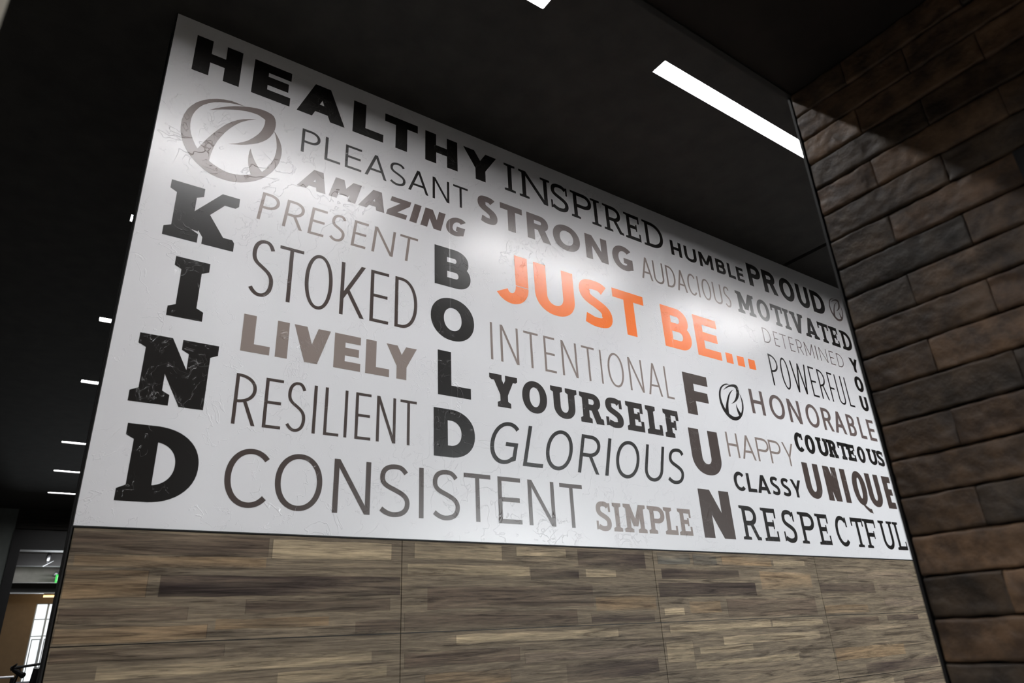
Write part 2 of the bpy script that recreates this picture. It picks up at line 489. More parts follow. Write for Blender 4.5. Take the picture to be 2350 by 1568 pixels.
WORDS = [
 ('HEALTHY', 'sans', 'black', 0.338, 0.0, [('H', 0.1935, 0.3643, 2.0175, 2.1919), ('E', 0.4111, 0.5627, 2.016, 2.1889), ('A', 0.5919, 0.7966, 2.0144, 2.1858), ('L', 0.8316, 0.9732, 2.0128, 2.1828), ('T', 0.9791, 1.1413, 2.0116, 2.1805), ('H', 1.1799, 1.3501, 2.01, 2.1775), ('Y', 1.3831, 1.5712, 2.0084, 2.1744)]),
 ('INSPIRED', 'slab', 'black', 0.143, 0.0, [('I', 1.616, 1.6821, 2.0101, 2.1726), ('N', 1.7049, 1.9015, 2.0082, 2.1715), ('S', 1.9053, 2.02, 2.0062, 2.1704), ('P', 2.0387, 2.1831, 2.0043, 2.1694), ('I', 2.1786, 2.2439, 2.003, 2.1687), ('R', 2.2663, 2.4091, 2.0015, 2.1678), ('E', 2.4233, 2.5419, 1.9997, 2.1668), ('D', 2.5655, 2.7257, 1.9976, 2.1657)]),
 ('HUMBLE', 'sans', 'black', 0.25, 0.0, [('H', 2.7833, 2.8749, 1.9988, 2.0985), ('U', 2.9003, 3.0055, 1.997, 2.0971), ('M', 3.0294, 3.1522, 1.9949, 2.0956), ('B', 3.182, 3.2697, 1.9929, 2.0941), ('L', 3.2926, 3.3624, 1.9914, 2.093), ('E', 3.3786, 3.4481, 1.9902, 2.092)]),
 ('PROUD', 'sans', 'black', 0.255, 0.0, [('P', 3.4959, 3.6299, 1.9889, 2.1539), ('R', 3.6507, 3.7931, 1.9844, 2.1512), ('O', 3.8263, 3.9875, 1.9792, 2.148), ('U', 4.0189, 4.1593, 1.9741, 2.1449), ('D', 4.1864, 4.3435, 1.9691, 2.1419)]),
 ('AUDACIOUS', 'sans', 'taupe', 0.088, 0.0, [('A', 2.5068, 2.5922, 1.7674, 1.9063), ('U', 2.6023, 2.6838, 1.7674, 1.9063), ('D', 2.7063, 2.7794, 1.7674, 1.9063), ('A', 2.7887, 2.8717, 1.7674, 1.9063), ('C', 2.8821, 2.9535, 1.7674, 1.9063), ('I', 2.9684, 2.9806, 1.7674, 1.9063), ('O', 3.0055, 3.0837, 1.7674, 1.9063), ('U', 3.105, 3.1818, 1.7674, 1.9063), ('S', 3.2039, 3.2619, 1.7674, 1.9063)]),
 ('STRONG', 'sans', 'brown', 0.3, 0.0, [('S', 1.453, 1.5639, 1.7776, 1.9249), ('T', 1.5818, 1.7108, 1.7776, 1.9249), ('R', 1.7382, 1.8803, 1.7776, 1.9249), ('O', 1.8981, 2.0739, 1.7776, 1.9249), ('N', 2.1118, 2.2639, 1.7776, 1.9249), ('G', 2.2988, 2.4458, 1.7776, 1.9249)]),
 ('PLEASANT', 'sans', 'black', 0.103, 0.0, [('P', 0.6238, 0.6997, 1.8186, 1.9338), ('L', 0.7209, 0.7878, 1.818, 1.9333), ('E', 0.8079, 0.8802, 1.8174, 1.9328), ('A', 0.8957, 0.9949, 1.8166, 1.9322), ('S', 1.0088, 1.0842, 1.8159, 1.9316), ('A', 1.0972, 1.1968, 1.8152, 1.931), ('N', 1.2177, 1.3035, 1.8144, 1.9304), ('T', 1.3244, 1.4026, 1.8137, 1.9298)]),
 ('AMAZING', 'sans', 'brown', 0.34, 0.256, [('A', 0.6211, 0.736, 1.6535, 1.7506), ('M', 0.7493, 0.8611, 1.6535, 1.7506), ('A', 0.8739, 0.9893, 1.6535, 1.7506), ('Z', 0.9973, 1.0886, 1.6535, 1.7506), ('I', 1.1047, 1.1384, 1.6535, 1.7506), ('N', 1.1576, 1.2582, 1.6535, 1.7506), ('G', 1.2738, 1.3706, 1.6535, 1.7506)]),
 ('PRESENT', 'sans', 'taupe', 0.096, 0.109, [('P', 0.4885, 0.5567, 1.4544, 1.5761), ('R', 0.5809, 0.6572, 1.4544, 1.5761), ('E', 0.6775, 0.7395, 1.4544, 1.5761), ('S', 0.7598, 0.821, 1.4544, 1.5761), ('E', 0.851, 0.9123, 1.4544, 1.5761), ('N', 0.9386, 1.0321, 1.4544, 1.5761), ('T', 1.0522, 1.1346, 1.4544, 1.5761)]),
 ('STOKED', 'sans', 'darkbrown', 0.064, 0.0, [('S', 0.4874, 0.5717, 1.1461, 1.3705), ('T', 0.5841, 0.6727, 1.1461, 1.3705), ('O', 0.6833, 0.7894, 1.1461, 1.3705), ('K', 0.8206, 0.9196, 1.1461, 1.3705), ('E', 0.942, 1.0205, 1.1461, 1.3705), ('D', 1.0471, 1.1464, 1.1461, 1.3705)]),
 ('LIVELY', 'sans', 'taupe', 0.308, 0.0, [('L', 0.4873, 0.583, 0.9303, 1.0671), ('I', 0.602, 0.6441, 0.9303, 1.0671), ('V', 0.661, 0.7949, 0.9303, 1.0671), ('E', 0.8109, 0.9139, 0.9303, 1.0671), ('L', 0.9339, 1.03, 0.9303, 1.0671), ('Y', 1.017, 1.146, 0.9303, 1.0671)]),
 ('RESILIENT', 'sans', 'darkbrown', 0.065, 0.0, [('R', 0.4863, 0.5606, 0.6764, 0.8498), ('E', 0.583, 0.6429, 0.6764, 0.8498), ('S', 0.658, 0.7247, 0.6764, 0.8498), ('I', 0.7495, 0.7608, 0.6764, 0.8498), ('L', 0.7896, 0.8445, 0.6764, 0.8498), ('I', 0.8631, 0.874, 0.6764, 0.8498), ('E', 0.9036, 0.9639, 0.6764, 0.8498), ('N', 0.9854, 1.0619, 0.6764, 0.8498), ('T', 1.0799, 1.1481, 0.6764, 0.8498)]),
 ('CONSISTENT', 'sans', 'darkbrown', 0.102, 0.0, [('C', 0.4869, 0.6222, 0.4167, 0.5996), ('O', 0.642, 0.7987, 0.4163, 0.599), ('N', 0.8371, 0.9715, 0.4159, 0.5983), ('S', 1.0033, 1.1231, 0.4155, 0.5977), ('I', 1.1606, 1.1792, 0.4152, 0.5973), ('S', 1.214, 1.3313, 0.415, 0.5969), ('T', 1.3503, 1.4722, 0.4146, 0.5964), ('E', 1.5055, 1.6166, 0.4143, 0.5959), ('N', 1.6515, 1.7857, 0.4139, 0.5953), ('T', 1.8167, 1.9402, 0.4135, 0.5947)]),
 ('KIND', 'slab', 'black', 0.29, 0.0, [('K', 0.1969, 0.4245, 1.293, 1.5146), ('I', 0.2504, 0.3581, 1.0059, 1.2241), ('N', 0.1881, 0.4214, 0.7078, 0.9311), ('D', 0.2, 0.4086, 0.4139, 0.6403)]),
 ('BOLD', 'sans', 'black', 0.323, 0.0, [('B', 1.2268, 1.4049, 1.3874, 1.577), ('O', 1.2081, 1.4168, 1.1414, 1.3325), ('L', 1.2403, 1.3924, 0.8965, 1.0869), ('D', 1.221, 1.4063, 0.6496, 0.8412)]),
 ('JUST', 'sans', 'orange', 0.28, 0.0, [('J', 1.5396, 1.7212, 1.392, 1.6497), ('U', 1.7595, 2.0001, 1.392, 1.6473), ('S', 2.0323, 2.2441, 1.392, 1.6448), ('T', 2.2618, 2.4843, 1.392, 1.6425)]),
 ('BE...', 'sans', 'orange', 0.28, 0.0, [('B', 2.6135, 2.832, 1.3878, 1.6351), ('E', 2.8719, 3.0719, 1.3875, 1.6351), ('.', 3.1115, 3.1715, 1.3873, 1.6351), ('.', 3.2118, 3.2752, 1.3871, 1.6351), ('.', 3.3145, 3.3775, 1.387, 1.6351)]),
 ('INTENTIONAL', 'sans', 'taupe', 0.066, 0.0, [('I', 1.4976, 1.509, 1.0945, 1.2692), ('N', 1.5493, 1.6454, 1.094, 1.2686), ('T', 1.6757, 1.7569, 1.0933, 1.2679), ('E', 1.7876, 1.8527, 1.0926, 1.2672), ('N', 1.8886, 1.981, 1.0919, 1.2665), ('T', 2.0128, 2.0931, 1.0912, 1.2658), ('I', 2.126, 2.136, 1.0908, 1.2653), ('O', 2.1727, 2.2769, 1.0902, 1.2647), ('N', 2.3129, 2.4074, 1.0894, 1.2639), ('A', 2.4383, 2.5363, 1.0886, 1.2631), ('L', 2.5675, 2.6215, 1.088, 1.2624)]),
 ('YOURSELF', 'slab', 'softblack', 0.27, 0.0, [('Y', 1.4846, 1.6276, 0.8877, 1.0311), ('O', 1.6507, 1.7843, 0.8864, 1.03), ('U', 1.8066, 1.9582, 0.8852, 1.029), ('R', 1.9734, 2.1114, 0.884, 1.0279), ('S', 2.1277, 2.238, 0.8829, 1.027), ('E', 2.2609, 2.3742, 0.8819, 1.0261), ('L', 2.393, 2.4994, 0.881, 1.0253), ('F', 2.5156, 2.624, 0.88, 1.0245)]),
 ('GLORIOUS', 'sans', 'black', 0.105, 0.244, [('G', 1.4589, 1.5943, 0.6495, 0.825), ('L', 1.633, 1.7354, 0.6495, 0.825), ('O', 1.7402, 1.8847, 0.6495, 0.825), ('R', 1.9257, 2.0492, 0.6495, 0.825), ('I', 2.0838, 2.1032, 0.6495, 0.825), ('O', 2.1414, 2.2883, 0.6495, 0.825), ('U', 2.326, 2.4484, 0.6495, 0.825), ('S', 2.4804, 2.5934, 0.6495, 0.825)]),
 ('FUN', 'sans', 'darkbrown', 0.328, 0.0, [('F', 2.7087, 2.9003, 1.0272, 1.2583), ('U', 2.6872, 2.9095, 0.7158, 0.9499), ('N', 2.6881, 2.9182, 0.4045, 0.6387)]),
 ('HONORABLE', 'sans', 'brown', 0.18, 0.0, [('H', 3.2602, 3.3822, 1.1071, 1.2539), ('O', 3.4358, 3.5783, 1.1052, 1.2518), ('N', 3.6158, 3.7386, 1.1035, 1.2499), ('O', 3.7937, 3.9306, 1.1016, 1.2479), ('R', 3.9667, 4.0735, 1.1, 1.2461), ('A', 4.0896, 4.2164, 1.0987, 1.2446), ('B', 4.2476, 4.3397, 1.0972, 1.243), ('L', 4.383, 4.4539, 1.096, 1.2417), ('E', 4.4913, 4.5768, 1.0948, 1.2404)]),
 ('HAPPY', 'sans', 'taupe', 0.105, 0.0, [('H', 2.9792, 3.0735, 0.8291, 0.9644), ('A', 3.0959, 3.2103, 0.8291, 0.9644), ('P', 3.2309, 3.3423, 0.8291, 0.9644), ('P', 3.3457, 3.4531, 0.8291, 0.9644), ('Y', 3.4727, 3.5778, 0.8291, 0.9644)]),
 ('COURTEOUS', 'slab', 'black', 0.29, 0.0, [('C', 3.61, 3.6932, 0.9272, 1.0424), ('O', 3.7131, 3.8112, 0.9272, 1.0408), ('U', 3.8321, 3.9584, 0.9272, 1.0388), ('R', 3.9491, 4.0489, 0.9272, 1.0373), ('T', 4.0623, 4.1708, 0.9272, 1.0355), ('E', 4.1598, 4.2516, 0.9272, 1.0342), ('O', 4.277, 4.3667, 0.9272, 1.0325), ('U', 4.3949, 4.5156, 0.9272, 1.0305), ('S', 4.5112, 4.5926, 0.9272, 1.0291)]),
 ('CLASSY', 'sans', 'black', 0.235, 0.0, [('C', 2.9833, 3.0714, 0.6528, 0.7518), ('L', 3.0905, 3.1643, 0.6528, 0.7518), ('A', 3.1715, 3.2811, 0.6528, 0.7518), ('S', 3.2918, 3.3695, 0.6528, 0.7518), ('S', 3.3888, 3.4674, 0.6528, 0.7518), ('Y', 3.4795, 3.5777, 0.6528, 0.7518)]),
 ('UNIQUE', 'sans', 'darkbrown', 0.268, 0.0, [('U', 3.6287, 3.7874, 0.6601, 0.8641), ('N', 3.836, 3.9727, 0.6581, 0.8628), ('I', 4.0145, 4.07, 0.6568, 0.8618), ('Q', 4.1264, 4.2765, 0.6552, 0.8608), ('U', 4.2932, 4.447, 0.6535, 0.8596), ('E', 4.4942, 4.5939, 0.6518, 0.8584)]),
 ('SIMPLE', 'slab', 'taupe', 0.21, 0.0, [('S', 2.0068, 2.093, 0.409, 0.5317), ('I', 2.105, 2.1555, 0.409, 0.5317), ('M', 2.1692, 2.3057, 0.409, 0.5317), ('P', 2.3185, 2.4271, 0.409, 0.5317), ('L', 2.4236, 2.5074, 0.409, 0.5317), ('E', 2.5178, 2.6082, 0.409, 0.5317)]),
 ('RESPECTFUL', 'slab', 'black', 0.15, 0.0, [('R', 2.9811, 3.1257, 0.4065, 0.5759), ('E', 3.1556, 3.2783, 0.4055, 0.5748), ('S', 3.3284, 3.4417, 0.4045, 0.5737), ('P', 3.4801, 3.6223, 0.4035, 0.5726), ('E', 3.6428, 3.7628, 0.4026, 0.5717), ('C', 3.8281, 3.9499, 0.4015, 0.5704), ('T', 4.0006, 4.129, 0.4004, 0.5693), ('F', 4.131, 4.266, 0.3996, 0.5684), ('U', 4.3093, 4.4688, 0.3984, 0.5672), ('L', 4.4763, 4.5953, 0.3976, 0.5662)]),
 ('MOTIVATED', 'slab', 'black', 0.22, 0.0, [('M', 3.3189, 3.4935, 1.7585, 1.9063), ('O', 3.518, 3.6429, 1.7559, 1.9037), ('T', 3.665, 3.7858, 1.7538, 1.9016), ('I', 3.791, 3.8574, 1.7523, 1.9002), ('V', 3.8683, 4.0148, 1.7506, 1.8985), ('A', 4.0168, 4.1725, 1.7484, 1.8962), ('T', 4.1818, 4.3064, 1.7462, 1.894), ('E', 4.3154, 4.419, 1.7444, 1.8922), ('D', 4.4487, 4.5816, 1.7422, 1.8901)]),
 ('DETERMINED', 'sans', 'brown', 0.075, 0.0, [('D', 3.5214, 3.595, 1.5994, 1.6999), ('E', 3.6319, 3.6786, 1.598, 1.6984), ('T', 3.6973, 3.7667, 1.5969, 1.6972), ('E', 3.7913, 3.8389, 1.5957, 1.6959), ('R', 3.8707, 3.9329, 1.5945, 1.6945), ('M', 3.9579, 4.0505, 1.593, 1.6929), ('I', 4.08, 4.0903, 1.5918, 1.6917), ('N', 4.1219, 4.207, 1.5907, 1.6904), ('E', 4.2407, 4.2945, 1.5892, 1.6888), ('D', 4.3274, 4.3998, 1.5878, 1.6873)]),
 ('POWERFUL', 'sans', 'black', 0.065, 0.0, [('P', 3.5238, 3.6039, 1.318, 1.5243), ('O', 3.6284, 3.7132, 1.3168, 1.5228), ('W', 3.7408, 3.9029, 1.3151, 1.5206), ('E', 3.9334, 3.9971, 1.3134, 1.5186), ('R', 4.0288, 4.1092, 1.3123, 1.5172), ('F', 4.1424, 4.2007, 1.3111, 1.5158), ('U', 4.2264, 4.3057, 1.31, 1.5144), ('L', 4.3436, 4.4051, 1.3088, 1.5129)]),
 ('YOU', 'sans', 'black', 0.3, 0.0, [('Y', 4.4827, 4.5875, 1.5828, 1.686), ('O', 4.481, 4.5854, 1.4404, 1.5515), ('U', 4.4867, 4.5798, 1.3028, 1.4074)]),
]
EMBLEM_RING = [(0.5667, 0.9614), (0.4895, 0.9679), (0.4283, 0.9685), (0.3548, 0.953), (0.2837, 0.9269), (0.2145, 0.89), (0.1613, 0.8532), (0.1038, 0.7973), (0.0624, 0.736), (0.0315, 0.673), (0.0105, 0.604), (0.0, 0.5297), (0.0012, 0.4536), (0.0087, 0.3936), (0.0235, 0.3371), (0.0433, 0.2836), (0.0692, 0.2325), (0.1032, 0.1831), (0.1434, 0.1397), (0.1873, 0.1011), (0.2287, 0.0719), (0.2812, 0.0398), (0.3405, 0.0155), (0.4098, 0.0018), (0.4839, 0.0), (0.555, 0.0071), (0.6261, 0.0262), (0.699, 0.0577), (0.767, 0.0969), (0.8257, 0.1445), (0.8782, 0.2027), (0.9227, 0.2663), (0.9586, 0.3365), (0.9815, 0.3977), (0.9944, 0.4637), (1.0, 0.5238), (0.9969, 0.5797), (0.9876, 0.6249), (0.9728, 0.6671), (0.9567, 0.6992), (0.9376, 0.7301), (0.9153, 0.7616), (0.8918, 0.7889), (0.9129, 0.739), (0.9277, 0.6867), (0.937, 0.6326), (0.9425, 0.5767), (0.94, 0.5184), (0.9314, 0.4578), (0.9166, 0.4025), (0.8949, 0.3484), (0.8622, 0.2854), (0.822, 0.2271), (0.793, 0.2533), (0.767, 0.2854), (0.7398, 0.3246), (0.7151, 0.3704), (0.6953, 0.418), (0.6792, 0.4673), (0.6718, 0.4233), (0.6681, 0.3734), (0.67, 0.3151), (0.6786, 0.2598), (0.6953, 0.2039), (0.7157, 0.154), (0.6656, 0.1314), (0.6162, 0.1124), (0.5587, 0.0993), (0.5012, 0.0951), (0.4475, 0.1023), (0.398, 0.1171), (0.3504, 0.1356), (0.3047, 0.1599), (0.3066, 0.2015), (0.3121, 0.2473), (0.3208, 0.3008), (0.3325, 0.3567), (0.3529, 0.4239), (0.3813, 0.4911), (0.4141, 0.5577), (0.4536, 0.6254), (0.4963, 0.6843), (0.5451, 0.7426), (0.6156, 0.7996), (0.7033, 0.8526), (0.6434, 0.8294), (0.5698, 0.7943), (0.5136, 0.7574), (0.4586, 0.7093), (0.4085, 0.6546), (0.3684, 0.5975), (0.3313, 0.5422), (0.2954, 0.4822), (0.2664, 0.4293), (0.2379, 0.3751), (0.2101, 0.3163), (0.1829, 0.2568), (0.1539, 0.2996), (0.1273, 0.3496), (0.1051, 0.4013), (0.0896, 0.456), (0.081, 0.5166), (0.081, 0.5809), (0.0896, 0.6385), (0.11, 0.6962), (0.136, 0.7479), (0.1687, 0.7937), (0.2126, 0.8353), (0.2608, 0.8716), (0.3164, 0.9001), (0.3733, 0.9209), (0.4246, 0.9376), (0.4765, 0.9483), (0.5216, 0.9554)]
EMBLEM_BOWL = [(0.2311, 0.758), (0.2843, 0.8038), (0.3517, 0.8526), (0.4079, 0.8864), (0.4648, 0.9174), (0.5377, 0.9477), (0.6125, 0.9744), (0.6761, 0.9905), (0.7355, 1.0), (0.7948, 0.9994), (0.8486, 0.9881), (0.8764, 0.9691), (0.8937, 0.9388), (0.9042, 0.8971), (0.9067, 0.8549), (0.9023, 0.8014), (0.8881, 0.7479), (0.8646, 0.695), (0.8344, 0.6468), (0.796, 0.604), (0.7491, 0.563), (0.691, 0.5256), (0.6335, 0.4935), (0.5822, 0.4703), (0.5328, 0.4536), (0.4901, 0.4394), (0.4543, 0.4298), (0.5031, 0.4542), (0.5451, 0.4774), (0.5952, 0.5113), (0.6428, 0.5505), (0.6916, 0.6076), (0.7373, 0.673), (0.7633, 0.7247), (0.7818, 0.7794), (0.7905, 0.8306), (0.7905, 0.8823), (0.78, 0.8912), (0.7126, 0.9162), (0.6527, 0.9162), (0.5884, 0.9084), (0.5284, 0.8924), (0.4697, 0.8728), (0.4122, 0.8496), (0.3554, 0.8252), (0.293, 0.7925)]
EMBLEM_BOXES = [[0.1931, 1.5771, 0.5523, 1.9505], [2.9831, 1.0395, 3.1878, 1.2585], [4.4063, 1.9644, 4.5757, 2.1497]]
PLANKS = [(0.121, 0.639, 0.271, 0.325, 'd'), (0.133, 0.636, 0.243, 0.258, 'b'), (0.652, 1.053, 0.266, 0.322, 'l'), (0.121, 0.317, 0.155, 0.225, 'b'), (0.35, 1.087, 0.158, 0.213, 'k'), (0.589, 1.051, 0.109, 0.147, 'd'), (0.124, 0.431, 0.095, 0.129, 'd'), (0.509, 0.845, 0.068, 0.095, 'b'), (0.122, 0.488, 0.043, 0.081, 'b'), (0.933, 1.089, 0.043, 0.082, 'd'), (0.123, 0.541, 0.0, 0.028, 'd'), (0.231, 0.992, -0.038, -0.014, 'l'), (0.699, 1.045, -0.076, -0.063, 'l'), (1.14, 1.507, 0.278, 0.329, 'l'), (1.574, 1.818, 0.298, 0.322, 'l'), (1.879, 2.259, 0.253, 0.328, 'k'), (1.115, 1.632, 0.222, 0.257, 'l'), (1.639, 1.876, 0.209, 0.244, 'k'), (1.915, 2.079, 0.221, 0.249, 'l'), (1.191, 1.943, 0.109, 0.183, 'd'), (1.954, 2.295, 0.09, 0.148, 'b'), (1.106, 1.852, 0.027, 0.099, 'd'), (1.925, 2.275, 0.042, 0.08, 'k'), (1.303, 2.06, -0.007, 0.026, 'l'), (1.108, 1.568, -0.067, -0.024, 'd'), (1.591, 2.283, -0.061, -0.067, 'm'), (1.183, 1.524, -0.132, -0.09, 'b'), (1.779, 2.266, -0.153, -0.09, 'k'), (2.338, 2.547, 0.279, 0.326, 'g'), (2.571, 2.732, 0.276, 0.324, 'g'), (2.772, 3.153, 0.28, 0.32, 'b'), (3.169, 3.44, 0.282, 0.31, 'l'), (2.352, 2.882, 0.216, 0.258, 'k'), (3.042, 3.47, 0.17, 0.253, 'b'), (2.324, 2.993, 0.141, 0.198, 'k'), (2.503, 2.713, 0.071, 0.119, 'b'), (2.761, 3.465, 0.05, 0.128, 'd'), (2.341, 2.465, 0.066, 0.095, 'l'), (3.536, 4.075, 0.148, 0.2, 'k'), (3.825, 4.534, 0.226, 0.265, 'm'), (4.111, 4.65, 0.156, 0.205, 'm'), (3.541, 3.958, 0.05, 0.088, 'b'), (4.149, 4.65, 0.071, 0.122, 'm'), (2.359, 3.059, 0.005, 0.019, 'l'), (2.696, 3.445, -0.063, -0.03, 'l'), (2.324, 2.489, -0.117, -0.037, 'l'), (2.53, 2.897, -0.094, -0.067, 'l'), (2.492, 3.235, -0.151, -0.123, 'l'), (3.072, 3.493, -0.002, 0.028, 'l'), (4.131, 4.479, -0.0, 0.029, 'k'), (3.558, 4.037, -0.031, 0.025, 'd'), (3.548, 4.235, -0.176, -0.118, 'b'), (3.802, 4.574, -0.271, -0.197, 'k')]
# ------------------------------------------------------------------ the setting
# ceiling: a slab with real openings for the recessed strips and the joint
PITCH, SL, SW = 1.825, 1.22, .0755
Y0 = 1.4155 - SW / 2
STRIPS = []                                   # (x0, y0)
for n_ in (-2, -1, 0, 1): STRIPS.append((1.894 + n_ * PITCH, Y0))  # leftmost one is added out of view to light the mural's left end
FARY = (1.7087, 2.379, 3.0222, 4.0014, 4.6707, 5.331)
FARX = (.170, .176, .188, .192, .208, .225)
for fx, fy in zip(FARX, FARY): STRIPS.append((fx, fy * D - SW / 2))
NV = len(STRIPS)
for ry in (Y0 - 1.48, Y0 - 2.96):  # added strip rows, never in view, that brighten the lower mural
    for n_ in (-4, -3, -2): STRIPS.append((1.894 + n_ * PITCH, ry))
SX0, SX1 = 0.0, 7.5                            # soffit widened out of view, to shade the mural top and the brick
holes = [(x, y, x + SL, y + SW) for x, y in STRIPS] + [(1.766 * D, .66, 1.766 * D + .04, YW)]
cx = sorted({-6.5, SX0, SX1, 7.5, *[h[0] for h in holes], *[h[2] for h in holes]})
cy = sorted({-4.0, YB - .02, 14.0, *[h[1] for h in holes], *[h[3] for h in holes]})
mb = MB()
for a, b in zip(cx, cx[1:]):
    for c, d in zip(cy, cy[1:]):
        mx, my = (a + b) / 2, (c + d) / 2
        if SX0 < mx < SX1 and my < YB - .02: continue
        if any(h[0] < mx < h[2] and h[1] < my < h[3] for h in holes): continue
        mb.poly([(a, c, CEIL), (a, d, CEIL), (b, d, CEIL), (b, c, CEIL)])
h = holes[-1]                                 # dark joint: side walls and lid
for (x0, y0_, x1, y1_) in ((h[0], h[1], h[0], h[3]), (h[2], h[3], h[2], h[1]), (h[0], h[3], h[2], h[3]), (h[2], h[1], h[0], h[1])):
    mb.poly([(x0, y0_, CEIL), (x1, y1_, CEIL), (x1, y1_, CEIL + .06), (x0, y0_, CEIL + .06)])
mb.poly([(h[0], h[1], CEIL + .06), (h[0], h[3], CEIL + .06), (h[2], h[3], CEIL + .06), (h[2], h[1], CEIL + .06)])
mb.poly([(-6.5, -4, CEIL + .13), (7.5, -4, CEIL + .13), (7.5, 14, CEIL + .13), (-6.5, 14, CEIL + .13)])
struct('ceiling', mb, M['ceiling'])
mb = MB(); mb.box(-6.5, -4, -.1, 7.5, 24, 0); struct('floor', mb, M['floor'])
# lowered soffit over the lobby, its bulkhead facing the corridor
mb = MB(); mb.box(SX0, -4.3, ZS, SX1, YB - .012, CEIL + .12); struct('ceiling_soffit', mb, M['soffit'])
mb = MB(); mb.box(SX0, YB - .012, ZS - .004, SX1, YB, ZS + .05); struct('trim_soffit', mb, M['black_metal'])
# mural wall (plaster core) with its wood-look tile dado
mb = MB(); mb.box(XL, YW + .004, 0, 6.4, YW + .150, CEIL); wb = struct('wall_back', mb, M['end_paint'])
PT = {'d': srgb(99, 87, 75), 'k': srgb(80, 70, 62), 'b': srgb(128, 110, 88), 'l': srgb(147, 133, 111), 'm': srgb(114, 102, 89), 'g': srgb(103, 99, 91)}
base_t = srgb(115, 104, 89)[:3]
mb = MB()
YT = YW - .008
ZT = EYE + .1510 * D
rows = [ZT, EYE + .0175 * D, EYE - .1165 * D, EYE - .25 * D, EYE - .384 * D, EYE - .518 * D, EYE - .652 * D, .001]
xs = [XL + .002, .4922 * D, 1.0405 * D, 1.593 * D, 2.142 * D, 6.3]
G = .0014
for a, b in zip(rows, rows[1:]):
    for c, d in zip(xs, xs[1:]):
        v = random.uniform(.93, 1.07)
        mb.box(c + G, YT, b + G, d - G, YW + .003, a - G, tuple(q * v for q in base_t))
line_c = tuple(q * .45 for q in base_t)
planks = []
for x0, x1, z0, z1, tn in PLANKS:
    z0, z1 = min(z0, z1), max(z0, z1)
    if z1 - z0 < .026: m_ = (z0 + z1) / 2; z0, z1 = m_ - .017, m_ + .017
    planks.append((x0, x1, EYE + z0, EYE + z1, tn))
for k in range(2, len(rows) - 1):              # plank pieces printed on the lower tiles
    for c, d in zip(xs, xs[1:]):
        z = rows[k] - .02
        while z - .05 > rows[k + 1]:
            x = c + random.uniform(.01, .2); hgt = random.uniform(.03, .06)
            while x + .2 < d:
                ln = min(random.uniform(.25, .8), d - .01 - x)
                planks.append((x, x + ln, z - hgt, z, random.choice('ddkblmm'))); x += ln + random.uniform(.02, .25)
            z -= hgt + random.uniform(.003, .02)
def rough_quad(x0, x1, z0, z1, y, col, j, base=None):
    n = max(3, int((x1 - x0) / .03)); m = 1 if base is None else 4; sd = random.uniform(0, 99)
    G_ = []; C_ = []
    for r in range(m + 1):
        g = []; cc = []
        for q in range(n + 1):
            x = x0 + (x1 - x0) * q / n; lo = z0 + noise.noise((x * 9, z0 * 31, 5)) * j; hi = z1 + noise.noise((x * 9, z1 * 31, 1)) * j
            z = lo + (hi - lo) * r / m
            g.append((x, y, z))
            if base is None: cc.append(col)
            else:
                f = .95 + .9 * noise.noise((x * 3.1, z * 42, sd)) - (.55 if r in (0, m) and sd > 40 else 0)
                f = max(.0, min(1.25, f)); cc.append(tuple(b_ + (c_ - b_) * f for b_, c_ in zip(base, col)))
        G_.append(g); C_.append(cc)
    for r in range(m):
        for q in range(n):
            mb.poly([G_[r][q], G_[r][q+1], G_[r+1][q+1], G_[r+1][q]], [C_[r][q], C_[r][q+1], C_[r+1][q+1], C_[r+1][q]])
for q, (x0, x1, z0, z1, tn) in enumerate(planks):
    x0 = max(x0, XL + .004)
    # keep each printed plank inside its own tile
    zt = [r for r in rows if r >= (z0 + z1) / 2][-1]; zb = [r for r in rows if r < (z0 + z1) / 2][0]
    z0, z1 = max(z0, zb + .006), min(z1, zt - .006)
    if z1 - z0 < .012: continue
    v = random.uniform(.88, 1.12); c = tuple(k * v for k in PT[tn][:3])
    if random.random() < .55: rough_quad(x0 - .0012, x1 + .0012, z0 - .0008, z1 + .0008, YT - .0002 - q * .000002, line_c, .004)
    rough_quad(x0, x1, z0, z1, YT - .0006 - q * .000002, c, .004, base_t)
struct('wall_back_tiles', mb, M['tile'])
# metal profiles: along the top of the tiles and round the free end of the wall
mb = MB(); mb.box(XL, YW - .010, ZT + .0008, 6.3, YW + .003, ZM - .0006); struct('trim_tile_top', mb, M['black_metal'])
mb = MB(); mb.box(XL - .0045, YW - .0085, 0, XL - .0005, YW + .030, ZT + .002); mb.box(XL - .003, YW - .0005, ZT + .002, XL - .0005, YW + .030, CEIL - .001); mb.box(XL - .003, YW + .110, 0, XL - .0005, YW + .151, CEIL - .001)
struct('trim_wall_end', mb, M['black_metal'])

